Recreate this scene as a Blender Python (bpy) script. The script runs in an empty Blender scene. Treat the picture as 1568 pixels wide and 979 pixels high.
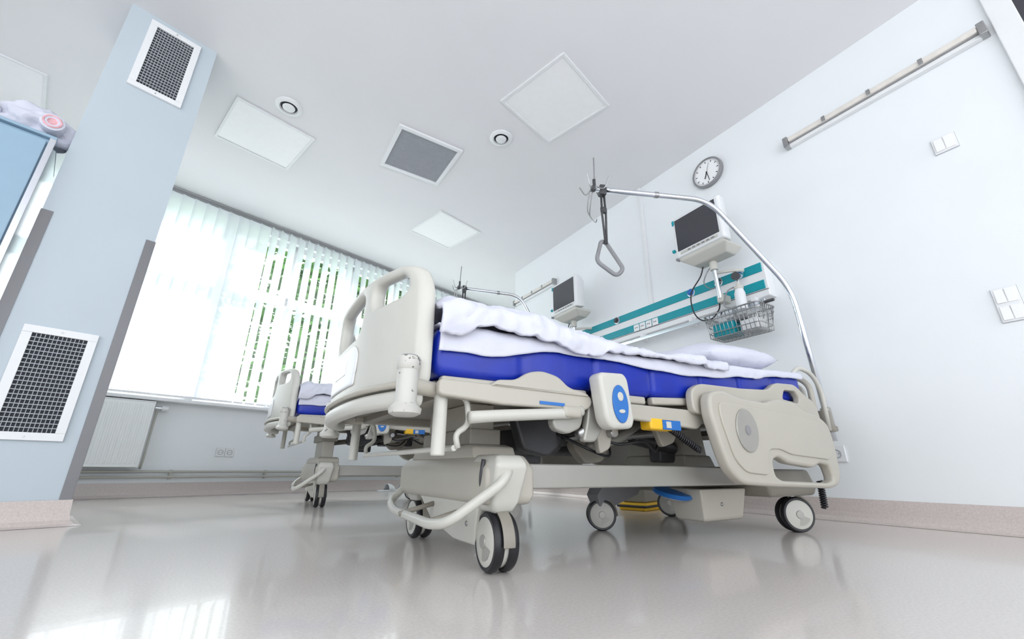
import bpy, bmesh, math, random
from mathutils import Vector, Matrix, noise
random.seed(4)
scene=bpy.context.scene
COL=scene.collection
A=.2654
# ------------------------------------------------------------------ materials
def mat(name,col,rough=.5,metal=0,var=0,scale=20,bump=0,coat=0,trans=0,detail=3,spec=.5,bd=.01):
    m=bpy.data.materials.new(name); m.use_nodes=True
    nt=m.node_tree; b=nt.nodes['Principled BSDF']
    b.inputs['Roughness'].default_value=rough; b.inputs['Metallic'].default_value=metal
    b.inputs['Coat Weight'].default_value=coat; b.inputs['Specular IOR Level'].default_value=spec
    b.inputs['Transmission Weight'].default_value=trans
    tc=nt.nodes.new('ShaderNodeTexCoord'); n=nt.nodes.new('ShaderNodeTexNoise')
    n.inputs['Scale'].default_value=scale; n.inputs['Detail'].default_value=detail
    nt.links.new(tc.outputs['Object'],n.inputs['Vector'])
    r=nt.nodes.new('ShaderNodeValToRGB')
    r.color_ramp.elements[0].position=.3; r.color_ramp.elements[1].position=.7
    v=max(var,.01)
    r.color_ramp.elements[0].color=(*[max(0,c*(1-v)) for c in col],1)
    r.color_ramp.elements[1].color=(*[min(1,c*(1+v)) for c in col],1)
    nt.links.new(n.outputs['Fac'],r.inputs['Fac']); nt.links.new(r.outputs['Color'],b.inputs['Base Color'])
    if bump:
        bp=nt.nodes.new('ShaderNodeBump'); bp.inputs['Strength'].default_value=bump; bp.inputs['Distance'].default_value=bd
        nt.links.new(n.outputs['Fac'],bp.inputs['Height']); nt.links.new(bp.outputs['Normal'],b.inputs['Normal'])
    return m
M_wall=mat('wall_paint',(.83,.855,.87),.45,var=.01,scale=3,bump=.02)
M_ceil=mat('ceiling_paint',(.78,.775,.79),.7,var=.01,scale=2)
M_pillar=mat('pillar_paint',(.51,.58,.63),.5,var=.01,scale=3)
M_floor=mat('vinyl_floor',(.69,.645,.61),.19,var=.07,scale=160,detail=6,coat=.25)
M_base=mat('baseboard_vinyl',(.60,.53,.50),.4,var=.10,scale=150,detail=5)
M_beige=mat('beige_plastic',(.46,.435,.375),.36,var=.02,scale=8)
M_beige2=mat('beige_plastic_dark',(.27,.25,.21),.45,var=.03,scale=8)
M_light=mat('light_plastic',(.57,.56,.51),.33)
M_grey=mat('grey_plastic',(.25,.25,.26),.45)
M_dgrey=mat('dark_grey_metal',(.07,.07,.075),.45,metal=.3,var=.1)
M_black=mat('black_rubber',(.010,.010,.013),.42,var=.1)
M_beam=mat('painted_steel_beam',(.36,.35,.32),.3,metal=.25)
M_chrome=mat('chrome',(.72,.75,.8),.14,metal=1)
M_steel=mat('brushed_steel',(.42,.42,.42),.3,metal=1,var=.05,scale=60)
M_guard=mat('corner_guard_metal',(.19,.19,.20),.4,metal=.3)
M_blue=mat('mattress_blue_vinyl',(.003,.022,.35),.36,var=.12,scale=12,bump=.15)
M_sheet=mat('white_bed_linen',(.66,.67,.76),.85,var=.02,scale=11,bump=.6,spec=.2,detail=5,bd=.02)
M_white=mat('white_plastic',(.80,.81,.82),.35)
M_panelw=mat('ceiling_lamp_diffuser',(.90,.90,.91),.35)
M_turq=mat('turquoise_panel',(.0,.30,.36),.35,var=.03)
M_key=mat('keypad_blue',(.02,.15,.48),.4)
M_yel=mat('yellow_plastic',(.85,.50,.02),.4)
M_orange=mat('orange_plastic',(.9,.30,.02),.4)
M_screen=mat('dark_screen',(.04,.04,.05),.25,coat=.5)
M_void=mat('vent_interior',(.03,.035,.045),.7)
M_filter=mat('vent_filter',(.42,.44,.47),.8,var=.05,scale=80)
M_cab=mat('cabinet_blue_grey',(.30,.44,.56),.35)
M_radi=mat('radiator_enamel',(.86,.87,.86),.35)
M_pipe=mat('painted_pipe',(.46,.45,.40),.4)
M_pink=mat('pink_fabric',(.75,.42,.46),.7,var=.2,scale=30)
M_leaf=mat('leaf_green',(.085,.20,.04),.6,var=.7,scale=2)
M_bark=mat('bark',(.12,.08,.05),.9,var=.4,scale=10)
M_grass=mat('grass',(.12,.25,.06),.9,var=.4,scale=3)
M_strip=mat('lamp_tube_aged',(.74,.70,.65),.35,var=.05)
M_worn=mat('worn_plastic',(.62,.60,.56),.4,var=.45,scale=55,detail=6)
for n in M_worn.node_tree.nodes:
    if n.type=='VALTORGB':
        n.color_ramp.elements[0].position=.325; n.color_ramp.elements[1].position=.345
        n.color_ramp.elements[1].color=(.55,.54,.50,1); n.color_ramp.elements[0].color=(.14,.13,.12,1)
def mat_glass():
    m=bpy.data.materials.new('window_glass'); m.use_nodes=True; nt=m.node_tree
    nt.nodes.remove(nt.nodes['Principled BSDF']); o=nt.nodes['Material Output']
    t=nt.nodes.new('ShaderNodeBsdfTransparent'); g=nt.nodes.new('ShaderNodeBsdfGlossy'); g.inputs['Roughness'].default_value=.02
    t.inputs['Color'].default_value=(.96,.98,.98,1)
    x=nt.nodes.new('ShaderNodeMixShader'); x.inputs[0].default_value=.05
    nt.links.new(t.outputs[0],x.inputs[1]); nt.links.new(g.outputs[0],x.inputs[2]); nt.links.new(x.outputs[0],o.inputs[0])
    return m
def mat_cloth():
    m=bpy.data.materials.new('translucent_blind_fabric'); m.use_nodes=True; nt=m.node_tree
    nt.nodes.remove(nt.nodes['Principled BSDF']); o=nt.nodes['Material Output']
    d=nt.nodes.new('ShaderNodeBsdfDiffuse'); d.inputs['Color'].default_value=(.84,.86,.89,1)
    t=nt.nodes.new('ShaderNodeBsdfTranslucent'); t.inputs['Color'].default_value=(.89,.91,.95,1)
    tr=nt.nodes.new('ShaderNodeBsdfTransparent'); tr.inputs['Color'].default_value=(.9,.93,.97,1)
    tc=nt.nodes.new('ShaderNodeTexCoord'); w=nt.nodes.new('ShaderNodeTexNoise'); w.inputs['Scale'].default_value=300
    nt.links.new(tc.outputs['Object'],w.inputs['Vector'])
    mr=nt.nodes.new('ShaderNodeMapRange'); mr.inputs['To Min'].default_value=.06; mr.inputs['To Max'].default_value=.14
    nt.links.new(w.outputs['Fac'],mr.inputs['Value'])
    x=nt.nodes.new('ShaderNodeMixShader'); x.inputs[0].default_value=.58
    y=nt.nodes.new('ShaderNodeMixShader'); nt.links.new(mr.outputs[0],y.inputs[0])
    nt.links.new(d.outputs[0],x.inputs[1]); nt.links.new(t.outputs[0],x.inputs[2])
    nt.links.new(x.outputs[0],y.inputs[1]); nt.links.new(tr.outputs[0],y.inputs[2]); nt.links.new(y.outputs[0],o.inputs[0])
    return m
M_glass=mat_glass(); M_cloth=mat_cloth()
# ------------------------------------------------------------------ helpers
def empty(name,loc=(0,0,0),rot=0):
    o=bpy.data.objects.new(name,None); o.empty_display_size=.1; COL.objects.link(o)
    o.location=loc; o.rotation_euler=(0,0,rot); return o
def finish(name,bm,m,parent=None,M=None,smooth=False,bevel=0,seg=3):
    me=bpy.data.meshes.new(name)
    if M is not None: bm.transform(M)
    bmesh.ops.recalc_face_normals(bm,faces=bm.faces)
    bm.to_mesh(me); bm.free()
    o=bpy.data.objects.new(name,me); COL.objects.link(o)
    ms=m if isinstance(m,(list,tuple)) else [m]
    for q in ms: me.materials.append(q)
    if bevel:
        b=o.modifiers.new('bevel','BEVEL'); b.width=bevel; b.segments=seg; b.limit_method='ANGLE'; b.angle_limit=.6
        smooth=True
    if smooth:
        for p in me.polygons: p.use_smooth=True
        if bevel: 
            w=o.modifiers.new('wn','WEIGHTED_NORMAL'); w.keep_sharp=False
    if parent: o.parent=parent
    return o
def addbox(bm,c,s,R=None):
    T=Matrix.Translation(c)
    if R is not None: T=T@R
    bmesh.ops.create_cube(bm,size=1,matrix=T@Matrix.Diagonal((*s,1)))
def box(name,c,s,m,parent=None,bevel=0,rot=None,M=None,seg=3):
    bm=bmesh.new(); R=None
    if rot: R=Matrix.Rotation(rot[2],4,'Z')@Matrix.Rotation(rot[1],4,'Y')@Matrix.Rotation(rot[0],4,'X')
    addbox(bm,c,s,R); return finish(name,bm,m,parent,M,bevel=bevel,seg=seg)
def bb(name,x0,x1,y0,y1,z0,z1,m,parent=None,bevel=0,M=None):
    return box(name,((x0+x1)/2,(y0+y1)/2,(z0+z1)/2),(x1-x0,y1-y0,z1-z0),m,parent,bevel,M=M)
def boxes(name,L,m,parent=None,M=None,bevel=0):
    bm=bmesh.new()
    for l in L: addbox(bm,*l)
    return finish(name,bm,m,parent,M,bevel=bevel)
def hull_sections(name,secs,m,parent=None,bevel=0,M=None):
    """loft rectangles: secs = [(z,x0,x1,y0,y1)...]"""
    bm=bmesh.new(); rings=[]
    for z,x0,x1,y0,y1 in secs:
        rings.append([bm.verts.new(p) for p in ((x0,y0,z),(x1,y0,z),(x1,y1,z),(x0,y1,z))])
    for a,b in zip(rings,rings[1:]):
        for i in range(4): bm.faces.new((a[i],a[(i+1)%4],b[(i+1)%4],b[i]))
    bm.faces.new(rings[0]); bm.faces.new(rings[-1])
    return finish(name,bm,m,parent,M,bevel=bevel)
def axisM(p,d):
    d=Vector(d).normalized(); q=Vector((0,0,1)).rotation_difference(d)
    return Matrix.Translation(p)@q.to_matrix().to_4x4()
def lathe(name,prof,m,parent=None,p=(0,0,0),d=(0,0,1),n=40,M=None):
    bm=bmesh.new(); rings=[]
    for r,z in prof:
        if r<1e-6: rings.append([bm.verts.new((0,0,z))])
        else: rings.append([bm.verts.new((r*math.cos(2*math.pi*i/n),r*math.sin(2*math.pi*i/n),z)) for i in range(n)])
    for a,b in zip(rings,rings[1:]):
        for i in range(n):
            j=(i+1)%n
            if len(a)==1 and len(b)==1: continue
            if len(a)==1: bm.faces.new((a[0],b[i],b[j]))
            elif len(b)==1: bm.faces.new((a[i],a[j],b[0]))
            else: bm.faces.new((a[i],a[j],b[j],b[i]))
    bm.transform(axisM(p,d))
    o=finish(name,bm,m,parent,M)
    for f in o.data.polygons: f.use_smooth=True
    o.data.set_sharp_from_angle(angle=math.radians(35))
    return o
def cyl(name,p1,p2,r,m,parent=None,n=24,M=None,c=.15):
    p1=Vector(p1);p2=Vector(p2);L=(p2-p1).length; e=min(r*c,L*.2)
    return lathe(name,[(0,0),(r-e,0),(r,e),(r,L-e),(r-e,L),(0,L)],m,parent,p1,p2-p1,n,M)
def catmull(P,k=8,cyc=False):
    P=[Vector(p) for p in P]; n=len(P); out=[]
    for i in range(n if cyc else n-1):
        if cyc: a,b,c,d=P[(i-1)%n],P[i],P[(i+1)%n],P[(i+2)%n]
        else: a,b,c,d=P[max(i-1,0)],P[i],P[i+1],P[min(i+2,n-1)]
        for j in range(k):
            t=j/k
            out.append(.5*((2*b)+(c-a)*t+(2*a-5*b+4*c-d)*t*t+(3*b-3*c+d-a)*t**3))
    if not cyc: out.append(P[-1])
    return out
def rounded(P,r,n=6,cyc=False):
    """polyline with filleted corners"""
    P=[Vector(p) for p in P]; N=len(P); out=[]
    for i in range(N):
        if not cyc and i in (0,N-1): out.append(P[i]); continue
        a,b,c=P[i-1],P[i],P[(i+1)%N]
        u=a-b; v=c-b; k=min(r,u.length*.49,v.length*.49)
        s=b+u.normalized()*k; e=b+v.normalized()*k
        for j in range(n+1):
            t=j/n; out.append(s*(1-t)**2+b*2*t*(1-t)+e*t*t)
    return out
def sweep(name,P,r,m,parent=None,n=10,cyc=False,M=None,flat=1):
    P=[Vector(p) for p in P]; Q=[P[0]]
    for p in P[1:]:
        if (p-Q[-1]).length>1e-5: Q.append(p)
    P=Q; N=len(P); bm=bmesh.new(); rings=[]; up=None
    for i in range(N):
        if cyc: t=(P[(i+1)%N]-P[i-1])
        else: t=P[min(i+1,N-1)]-P[max(i-1,0)]
        t.normalize()
        if up is None:
            up=Vector((0,0,1)) if abs(t.z)<.9 else Vector((1,0,0))
        up=(up-t*up.dot(t)).normalized(); s=t.cross(up)
        rings.append([bm.verts.new(P[i]+up*(r*flat*math.cos(2*math.pi*k/n))+s*(r*math.sin(2*math.pi*k/n))) for k in range(n)])
    for i in range(N if cyc else N-1):
        a,b=rings[i],rings[(i+1)%N]
        for k in range(n): bm.faces.new((a[k],a[(k+1)%n],b[(k+1)%n],b[k]))
    if not cyc: bm.faces.new(rings[0]); bm.faces.new(rings[-1])
    return finish(name,bm,m,parent,M,smooth=True)
def multi_sweep(name,Ls,r,m,parent=None,n=6,M=None):
    bm=bmesh.new()
    for P in Ls:
        P=[Vector(p) for p in P]; rings=[]
        up=None
        for i in range(len(P)):
            t=(P[min(i+1,len(P)-1)]-P[max(i-1,0)]).normalized()
            if up is None: up=Vector((0,0,1)) if abs(t.z)<.9 else Vector((1,0,0))
            up=(up-t*up.dot(t)).normalized(); s=t.cross(up)
            rings.append([bm.verts.new(P[i]+up*(r*math.cos(2*math.pi*k/n))+s*(r*math.sin(2*math.pi*k/n))) for k in range(n)])
        for a,b in zip(rings,rings[1:]):
            for k in range(n): bm.faces.new((a[k],a[(k+1)%n],b[(k+1)%n],b[k]))
        bm.faces.new(rings[0]); bm.faces.new(rings[-1])
    return finish(name,bm,m,parent,M,smooth=True)
def plate(name,outlines,th,m,parent=None,M=Matrix.Identity(4),bev=.006,rem=0,fn=None):
    """outlines in 2D (x,y); extruded along z, th total thickness"""
    cu=bpy.data.curves.new(name+'_c','CURVE'); cu.dimensions='2D'; cu.fill_mode='BOTH'
    cu.extrude=th/2-bev; cu.bevel_depth=bev; cu.bevel_resolution=2; cu.offset=-bev
    for ol in outlines:
        s=cu.splines.new('POLY'); s.points.add(len(ol)-1); s.use_cyclic_u=True
        for i,p in enumerate(ol): s.points[i].co=(p[0],p[1],0,1)
    t=bpy.data.objects.new('tmp',cu); COL.objects.link(t)
    dg=bpy.context.evaluated_depsgraph_get(); dg.update()
    me=bpy.data.meshes.new_from_object(t.evaluated_get(dg)); bpy.data.objects.remove(t)
    me.materials.clear()
    if rem:
        bm=bmesh.new(); bm.from_mesh(me); bmesh.ops.remove_doubles(bm,verts=bm.verts,dist=1e-5); bm.to_mesh(me); bm.free()
        t=bpy.data.objects.new('tmp',me); COL.objects.link(t)
        r=t.modifiers.new('r','REMESH'); r.mode='VOXEL'; r.voxel_size=rem
        s=t.modifiers.new('s','SMOOTH'); s.iterations=3; s.factor=.5
        dg=bpy.context.evaluated_depsgraph_get(); dg.update()
        me2=bpy.data.meshes.new_from_object(t.evaluated_get(dg)); bpy.data.objects.remove(t); me=me2
    me.transform(M)
    if fn:
        for v in me.vertices: v.co=fn(v.co)
    me.name=name; o=bpy.data.objects.new(name,me); COL.objects.link(o); me.materials.append(m)
    for f in me.polygons: f.use_smooth=True
    if not rem: me.set_sharp_from_angle(angle=math.radians(40))
    if parent: o.parent=parent
    return o
def ro(pts,r=.02,n=5): return [(p.x,p.y) for p in rounded([(a,b,0) for a,b in pts],r,n,True)]
def ell(cx,cy,a,b,n=32): return [(cx+a*math.cos(2*math.pi*i/n),cy+b*math.sin(2*math.pi*i/n)) for i in range(n)]
XZ=Matrix(((1,0,0,0),(0,0,-1,0),(0,1,0,0),(0,0,0,1)))   # 2D (x,y)->(x,z), extrude along y
YZ=Matrix(((0,0,1,0),(1,0,0,0),(0,1,0,0),(0,0,0,1)))    # 2D (x,y)->(y,z), extrude along x
T=Matrix.Translation
def poly(name,pts,z0,z1,m,parent=None):
    bm=bmesh.new(); a=[bm.verts.new((x,y,z0)) for x,y in pts]; b=[bm.verts.new((x,y,z1)) for x,y in pts]
    n=len(pts)
    for i in range(n): bm.faces.new((a[i],a[(i+1)%n],b[(i+1)%n],b[i]))
    bm.faces.new(a[::-1]); bm.faces.new(b)
    return finish(name,bm,m,parent)
# ------------------------------------------------------------------ room shell
H=2.95; XW=3.0
tanA=math.tan(A); wy=lambda x:5.01+tanA*(x+1.03)
MW=T((-1.03,5.01,0))@Matrix.Rotation(A,4,'Z')       # window wall frame, -y = into room
outline=[(-4.2,-2.6),(XW,-2.6),(XW,4.7),(4.1,4.7),(4.1,wy(4.1)),(-4.2,wy(-4.2))]
poly('floor',outline,-.1,0,M_floor)
poly('ceiling',outline,H,H+.12,M_ceil)
poly('wall_right',[(XW,0),(XW+.15,0),(XW+.15,4.55),(4.1,4.55),(4.1,4.7),(XW,4.7)],0,H,M_wall)
bb('wall_right_return',4.1,4.2,4.55,wy(4.1)+.1,0,H,M_wall)
bb('wall_right_near',XW,XW+.15,-2.6,-1.1,0,H,M_wall)
bb('wall_right_lintel',XW,XW+.15,-1.1,0,2.72,H,M_wall)
bb('wall_left',-4.35,-4.2,1.0,wy(-4.2)+.1,0,H,M_wall)
U0,U1,Z0,Z1=-.9,4.95,.85,2.86
wl=-3.17/math.cos(A)
boxes('wall_back',[(((wl+5.45)/2,.125,Z0/2),(5.45-wl,.25,Z0)),
  (((wl+5.45)/2,.125,(Z1+H)/2),(5.45-wl,.25,H-Z1)),
  (((wl+U0)/2,.125,(Z0+Z1)/2),(U0-wl,.25,Z1-Z0)),
  (((U1+5.45)/2,.125,(Z0+Z1)/2),(5.45-U1,.25,Z1-Z0))],M_wall,M=MW)
def cove(name,p1,p2,nrm,h=.12):
    p1=Vector((*p1,0));p2=Vector((*p2,0));nv=Vector((*nrm,0)).normalized(); bm=bmesh.new()
    prof=[(0,h),(.008,h),(.012,.05),(.018,.025),(.035,.008),(.06,.001),(0,.0005)]
    rs=[[bm.verts.new(p+nv*a+Vector((0,0,b))) for a,b in prof] for p in (p1,p2)]
    k=len(prof)
    for i in range(k): bm.faces.new((rs[0][i],rs[0][(i+1)%k],rs[1][(i+1)%k],rs[1][i]))
    bm.faces.new(rs[0]); bm.faces.new(rs[1][::-1])
    return finish(name,bm,M_base)
def W2(u,y=0): v=MW@Vector((u,y,0)); return (v.x,v.y)
cove('baseboard_right',(XW,.0),(XW,4.7),(-1,0))
cove('baseboard_back',W2(wl),W2(5.3),(math.sin(A),-math.cos(A)))
d=empty('door_1')
bb('frame_jamb',XW-.03,XW+.1,-.09,0,0,2.72,M_white,d,.005)
bb('frame_jamb_far',XW-.03,XW+.1,-1.1,-1.01,0,2.72,M_white,d,.005)
bb('frame_head',XW-.03,XW+.1,-1.01,-.09,2.64,2.72,M_white,d,.005)
bb('leaf_glass',XW+.02,XW+.04,-1.01,-.09,0,2.64,M_screen,d)
cyl('handle',(XW-.02,-.2,1.0),(XW-.02,-.2,1.3),.012,M_chrome,d)
# pillar
MP=T((-.597,2.907,0))@Matrix.Rotation(A,4,'Z')
bb('wall_pillar',-.448,0,0,.5,0,H,M_pillar,M=MP)
def pcove(name,h=.11):
    """coved skirting that wraps three sides of the pillar with mitred corners"""
    prof=[(.001,h),(.008,h),(.012,.05),(.018,.025),(.035,.008),(.06,.001)]
    bm=bmesh.new(); rings=[]
    for (u_,y_,nx,ny) in ((-.448,.5,-1,0),(-.448,0,-1,-1),(0,0,1,-1),(0,.5,1,0)):
        rings.append([bm.verts.new((u_+nx*a,y_+ny*a,b)) for a,b in prof])
    for a,b in zip(rings,rings[1:]):
        for i in range(len(prof)-1): bm.faces.new((a[i],a[i+1],b[i+1],b[i]))
    return finish(name,bm,M_base,None,MP)
pcove('baseboard_pillar')
boxes('trim_1',[((-.019,-.002,.79),(.042,.004,1.36)),((.002,.02,.79),(.004,.044,1.36))],M_guard,M=MP)
boxes('trim_2',[((-.429,-.002,.79),(.042,.004,1.36)),((-.45,.02,.79),(.004,.044,1.36))],M_guard,M=MP)
def grille(name,u0,u1,z0,z1,M,b=.035,nx=13,nz=22):
    g=empty(name)
    boxes('frame',[(((u0+u1)/2,-.008,z0+b/2),(u1-u0,.016,b)),(((u0+u1)/2,-.008,z1-b/2),(u1-u0,.016,b)),
      ((u0+b/2,-.008,(z0+z1)/2),(b,.016,z1-z0-2*b)),((u1-b/2,-.008,(z0+z1)/2),(b,.016,z1-z0-2*b))],M_white,g,M,.002)
    box('core',((u0+u1)/2,-.002,(z0+z1)/2),(u1-u0-2*b,.003,z1-z0-2*b),M_void,g,M=M)
    L=[]
    for i in range(1,nx): L.append(((u0+b+(u1-u0-2*b)*i/nx,-.007,(z0+z1)/2),(.0028,.006,z1-z0-2*b)))
    boxes('bars_vertical',L,M_filter,g,M)
    L=[]
    for i in range(1,nz): L.append((((u0+u1)/2,-.010,z0+b+(z1-z0-2*b)*i/nz),(u1-u0-2*b,.007,.0038)))
    boxes('bars_horizontal',L,M_filter,g,M)
    for k,zz in enumerate((z0+b*.45,z1-b*.45)):
        cyl('screw_%d'%k,((u0+u1)/2,-.014,zz),((u0+u1)/2,-.018,zz),.004,M_steel,g,10,M=M)
    return g
grille('ventilation_grille',-.345,-.085,2.385,2.91,MP)
grille('ventilation_grille',-.352,-.092,.365,.885,MP)
# cabinet left of pillar
cb=empty('medical_cabinet',(-1.06,2.74,0),A)
bb('body',-.9,-.02,0.0,.42,.06,1.83,M_cab,cb,.006)
bb('door_left',-.895,-.465,-.02,0,.1,1.81,M_cab,cb,.004)
bb('door_right',-.455,-.03,-.02,0,.1,1.81,M_cab,cb,.004)
bb('edge_trim',-.024,0,-.022,.42,.06,1.83,M_chrome,cb,.002)
bb('top',-.9,0,-.022,.42,1.83,1.845,M_cab,cb,.003)
bb('plinth',-.88,-.03,.02,.4,0,.06,M_dgrey,cb)
cyl('handle',(-.43,-.035,.95),(-.43,-.035,1.15),.006,M_chrome,cb)
def blob(name,c,s,m,parent=None,amp=.2,fr=6,sub=4,M=None):
    bm=bmesh.new(); bmesh.ops.create_icosphere(bm,subdivisions=sub,radius=1)
    for v in bm.verts:
        n=noise.noise(v.co*fr*.3+Vector(c)*3)*amp+noise.noise(v.co*fr)*amp*.4
        v.co=Vector((v.co.x*s[0],v.co.y*s[1],v.co.z*s[2]))*(1+n)+Vector(c)
    return finish(name,bm,m,parent,M,smooth=True)
bg=empty('plastic_bag_of_linen',(-1.20,2.83,1.845),A)
blob('bag',(0.02,0,.085),(.15,.12,.09),M_sheet,bg,.3,9)
blob('bag_end',(-.2,.02,.06),(.12,.1,.07),M_sheet,bg,.4,9)
lathe('pink_roll',[(0,0),(.012,0),(.014,.002),(.02,-.002)],M_pink,bg,(.07,-.13,.085),(0,1,0))
lathe('roll_wrap',[(.020,-.002),(.03,-.004),(.046,.002),(.05,.02),(.05,.05),(0,.05)],M_sheet,bg,(.07,-.13,.085),(0,1,0))
lathe('roll_ring',[(.028,-.005),(.032,-.007),(.037,-.004)],M_pink,bg,(.07,-.13,.085),(0,1,0))
# ------------------------------------------------------------------ windows
w=empty('window_1')
fr=[]
L=U1-U0
fr.append((((U0+U1)/2,.1,Z0+.035),(L,.07,.07))); fr.append((((U0+U1)/2,.1,Z1-.035),(L,.07,.07)))
nm=8
for i in range(nm+1):
    u=U0+.035+(L-.07)*i/nm; wd=.12 if i%2==0 else .08
    fr.append(((u,.1,(Z0+Z1)/2),(wd,.07,Z1-Z0)))
fr.append((((U0+U1)/2,.1,2.12),(L,.07,.11)))
boxes('frame',fr,M_white,w,MW,.004)
bb('glass',U0,U1,.098,.102,Z0,Z1,M_glass,w,M=MW)
bb('sill',U0-.05,U1+.05,-.14,.07,Z0-.03,Z0,M_white,w,.006,M=MW)
# vertical blinds
vb=empty('vertical_blinds')
bb('head_rail',U0-.02,U1+.05,-.125,-.09,2.905,2.935,M_grey,vb,.004,M=MW)
bm=bmesh.new(); bw=bmesh.new()
u=U0; i=0
while u<U1:
    cl=u<.97
    ang=math.radians(13 if cl else (38 if u<1.7 else 31 if u<3.2 else 20)); ang+=random.uniform(-.06,.06)
    wd=.127/2
    pitch=.105
    c=Vector((u,-.105+random.uniform(-.004,.004),0))
    ph=random.uniform(-.004,.004)
    rows=[]
    for z in (.885,1.5,2.2,2.9):
        r=[]
        for k in (-1,-.33,.33,1):
            dx=math.cos(ang)*wd*k; dy=math.sin(ang)*wd*k
            cv=(1-k*k)*.006
            r.append(bm.verts.new((c.x+dx-math.sin(ang)*cv,c.y+dy+math.cos(ang)*cv+ph*(z-2.885),z)))
        rows.append(r)
    for a,b in zip(rows,rows[1:]):
        for k in range(3): bm.faces.new((a[k],a[k+1],b[k+1],b[k]))
    addbox(bw,(c.x,c.y,.875),(.1*math.cos(ang)+.01,.012,.02))
    u+=pitch; i+=1
o=finish('slats',bm,M_cloth,vb,MW,smooth=True)
finish('bottom_weights',bw,M_white,vb,MW)
# exterior
poly('ground_outside',[(-30,wy(-4)+3),(40,wy(4)+4),(40,60),(-30,60)],-.6,-.5,M_grass)
def tree(x,y,h,n):
    t=empty('tree',(x,y,-.5))
    cyl('trunk',(0,0,0),(0,0,h*.6),.18,M_bark,t,12)
    bm=bmesh.new()
    for i in range(n):
        v=Vector((random.gauss(0,1),random.gauss(0,1),random.gauss(0,1))).normalized()*random.uniform(.2,1)**.5
        c=Vector((v.x*h*.40,v.y*h*.38,h*.6+v.z*h*.44)); s=random.uniform(.12,.26)
        R=Matrix.Rotation(random.uniform(0,6.3),4,'Z')@Matrix.Rotation(random.uniform(-1.2,1.2),4,'X')
        q=[bm.verts.new(c+R@Vector(p)*s) for p in ((-.9,0,0),(0,-.5,.1),(.9,0,0),(0,.5,.1))]
        bm.faces.new(q)
    finish('leaves',bm,M_leaf,t)
for x,y,h in ((1.3,14,7.5),(3.7,13.5,8),(6.2,14.5,8),(9.5,16,8),(13,17,8)): tree(x,y,h,2700)
# radiator, pipes, sockets on window wall
r=empty('radiator')
bb('panel_front',-.62,.34,-.13,-.115,.25,.80,M_radi,r,.004,M=MW)
bb('panel_back',-.62,.34,-.055,-.04,.25,.80,M_radi,r,.004,M=MW)
boxes('flutes',[((-.60+i*.034,-.132,.525),(.014,.008,.5)) for i in range(28)],M_radi,r,MW,.003)
bb('top_grille',-.62,.34,-.13,-.04,.80,.812,M_white,r,.003,M=MW)
boxes('side_caps',[((-.62,-.085,.53),(.006,.092,.56)),((.34,-.085,.53),(.006,.092,.56))],M_radi,r,MW)
boxes('wall_brackets',[((-.4,-.02,.6),(.03,.04,.1)),((.15,-.02,.6),(.03,.04,.1))],M_radi,r,MW)
cyl('valve',(.35,-.085,.76),(.42,-.085,.76),.014,M_chrome,r,M=MW); cyl('valve_knob',(.40,-.085,.76),(.45,-.085,.76),.024,M_white,r,M=MW)
sweep('connection_pipe',rounded([(.37,-.085,.76),(.37,-.085,.30),(.37,-.05,.24)],.05),.009,M_pipe,r,M=MW)
p=empty('heating_pipes')
for k,z in enumerate((.17,.215)):
    cyl('pipe_%d'%k,(-2.2,-.045,z),(4.9,-.045,z),.011,M_pipe,p,12,M=MW)
boxes('clips',[((-1+i*.8,-.0265,.19),(.02,.047,.08)) for i in range(8)],M_pipe,p,MW)
def socket(name,M,u,z,n=2,w=.08):
    s=empty(name)
    for i in range(n):
        uu=u+(i-(n-1)/2)*w
        box('plate_%d'%i,(uu,-.006,z),(w*.97,.012,w),M_white,s,.003,M=M)
        lathe('well_%d'%i,[(.024,0),(.024,.003),(.020,.003),(.019,-.006),(0,-.006)],M_filter,s,M=M@T((uu,-.013,z))@Matrix.Rotation(math.pi/2,4,'X'),n=24)
        for q in (-.009,.009): cyl('hole',(uu+q,-.009,z),(uu+q,-.0125,z),.0028,M_black,s,8,M=M)
    return s
socket('wall_socket',MW,1.0,.395,2)
MR=T((XW,0,0))@Matrix.Rotation(-math.pi/2,4,'Z')    # local x -> -Y, local -y -> -X
socket('wall_socket',MR,-1.18,.36,1,.09)
def switch(name,u,z,s,rows=1):
    g=empty(name)
    box('shadow_gap',(u,-.001,z),(s*1.03,.002,s*rows+s*.03),M_filter,g,M=MR)
    box('plate',(u,-.006,z),(s,.01,s*rows),M_white,g,.003,M=MR)
    for r_ in range(rows):
        for k in (-1,1): box('rocker',(u+k*s*.21,-.013,z+(r_-(rows-1)/2)*s),(s*.38,.008,s*.8),M_panelw,g,.002,M=MR,rot=(.06*k,0,0))
    return g
switch('light_switch',-.32,1.965,.095,1)
switch('light_switch',-.325,1.02,.085,2)
def wallrail(name,y0,y1,z):
    g=empty(name)
    bb('channel',XW-.035,XW,y0,y1,z-.042,z+.036,M_white,g,.004)
    bb('shadow_groove',XW-.038,XW-.03,y0+.01,y1-.01,z-.020,z-.012,M_grey,g)
    bb('lamp_tube_cover',XW-.058,XW-.035,y0+.02,y1-.02,z-.010,z+.024,M_strip,g,.008)
    bb('end_cap',XW-.06,XW,y0-.012,y0+.02,z-.043,z+.037,M_steel,g,.005)
    bb('end_cap_far',XW-.06,XW,y1-.02,y1+.012,z-.043,z+.037,M_steel,g,.005)
    boxes('clips',[((XW-.06,y0+(y1-y0)*t,z+.006),(.008,.02,.036)) for t in (.25,.5,.75)],M_steel,g)
    return g
wallrail('wall_lamp',.03,1.03,2.49); wallrail('wall_lamp',3.76,4.66,2.45)
bb('trim_3',XW-.02,XW,2.355,2.39,1.69,H,M_white,bevel=.003)
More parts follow.
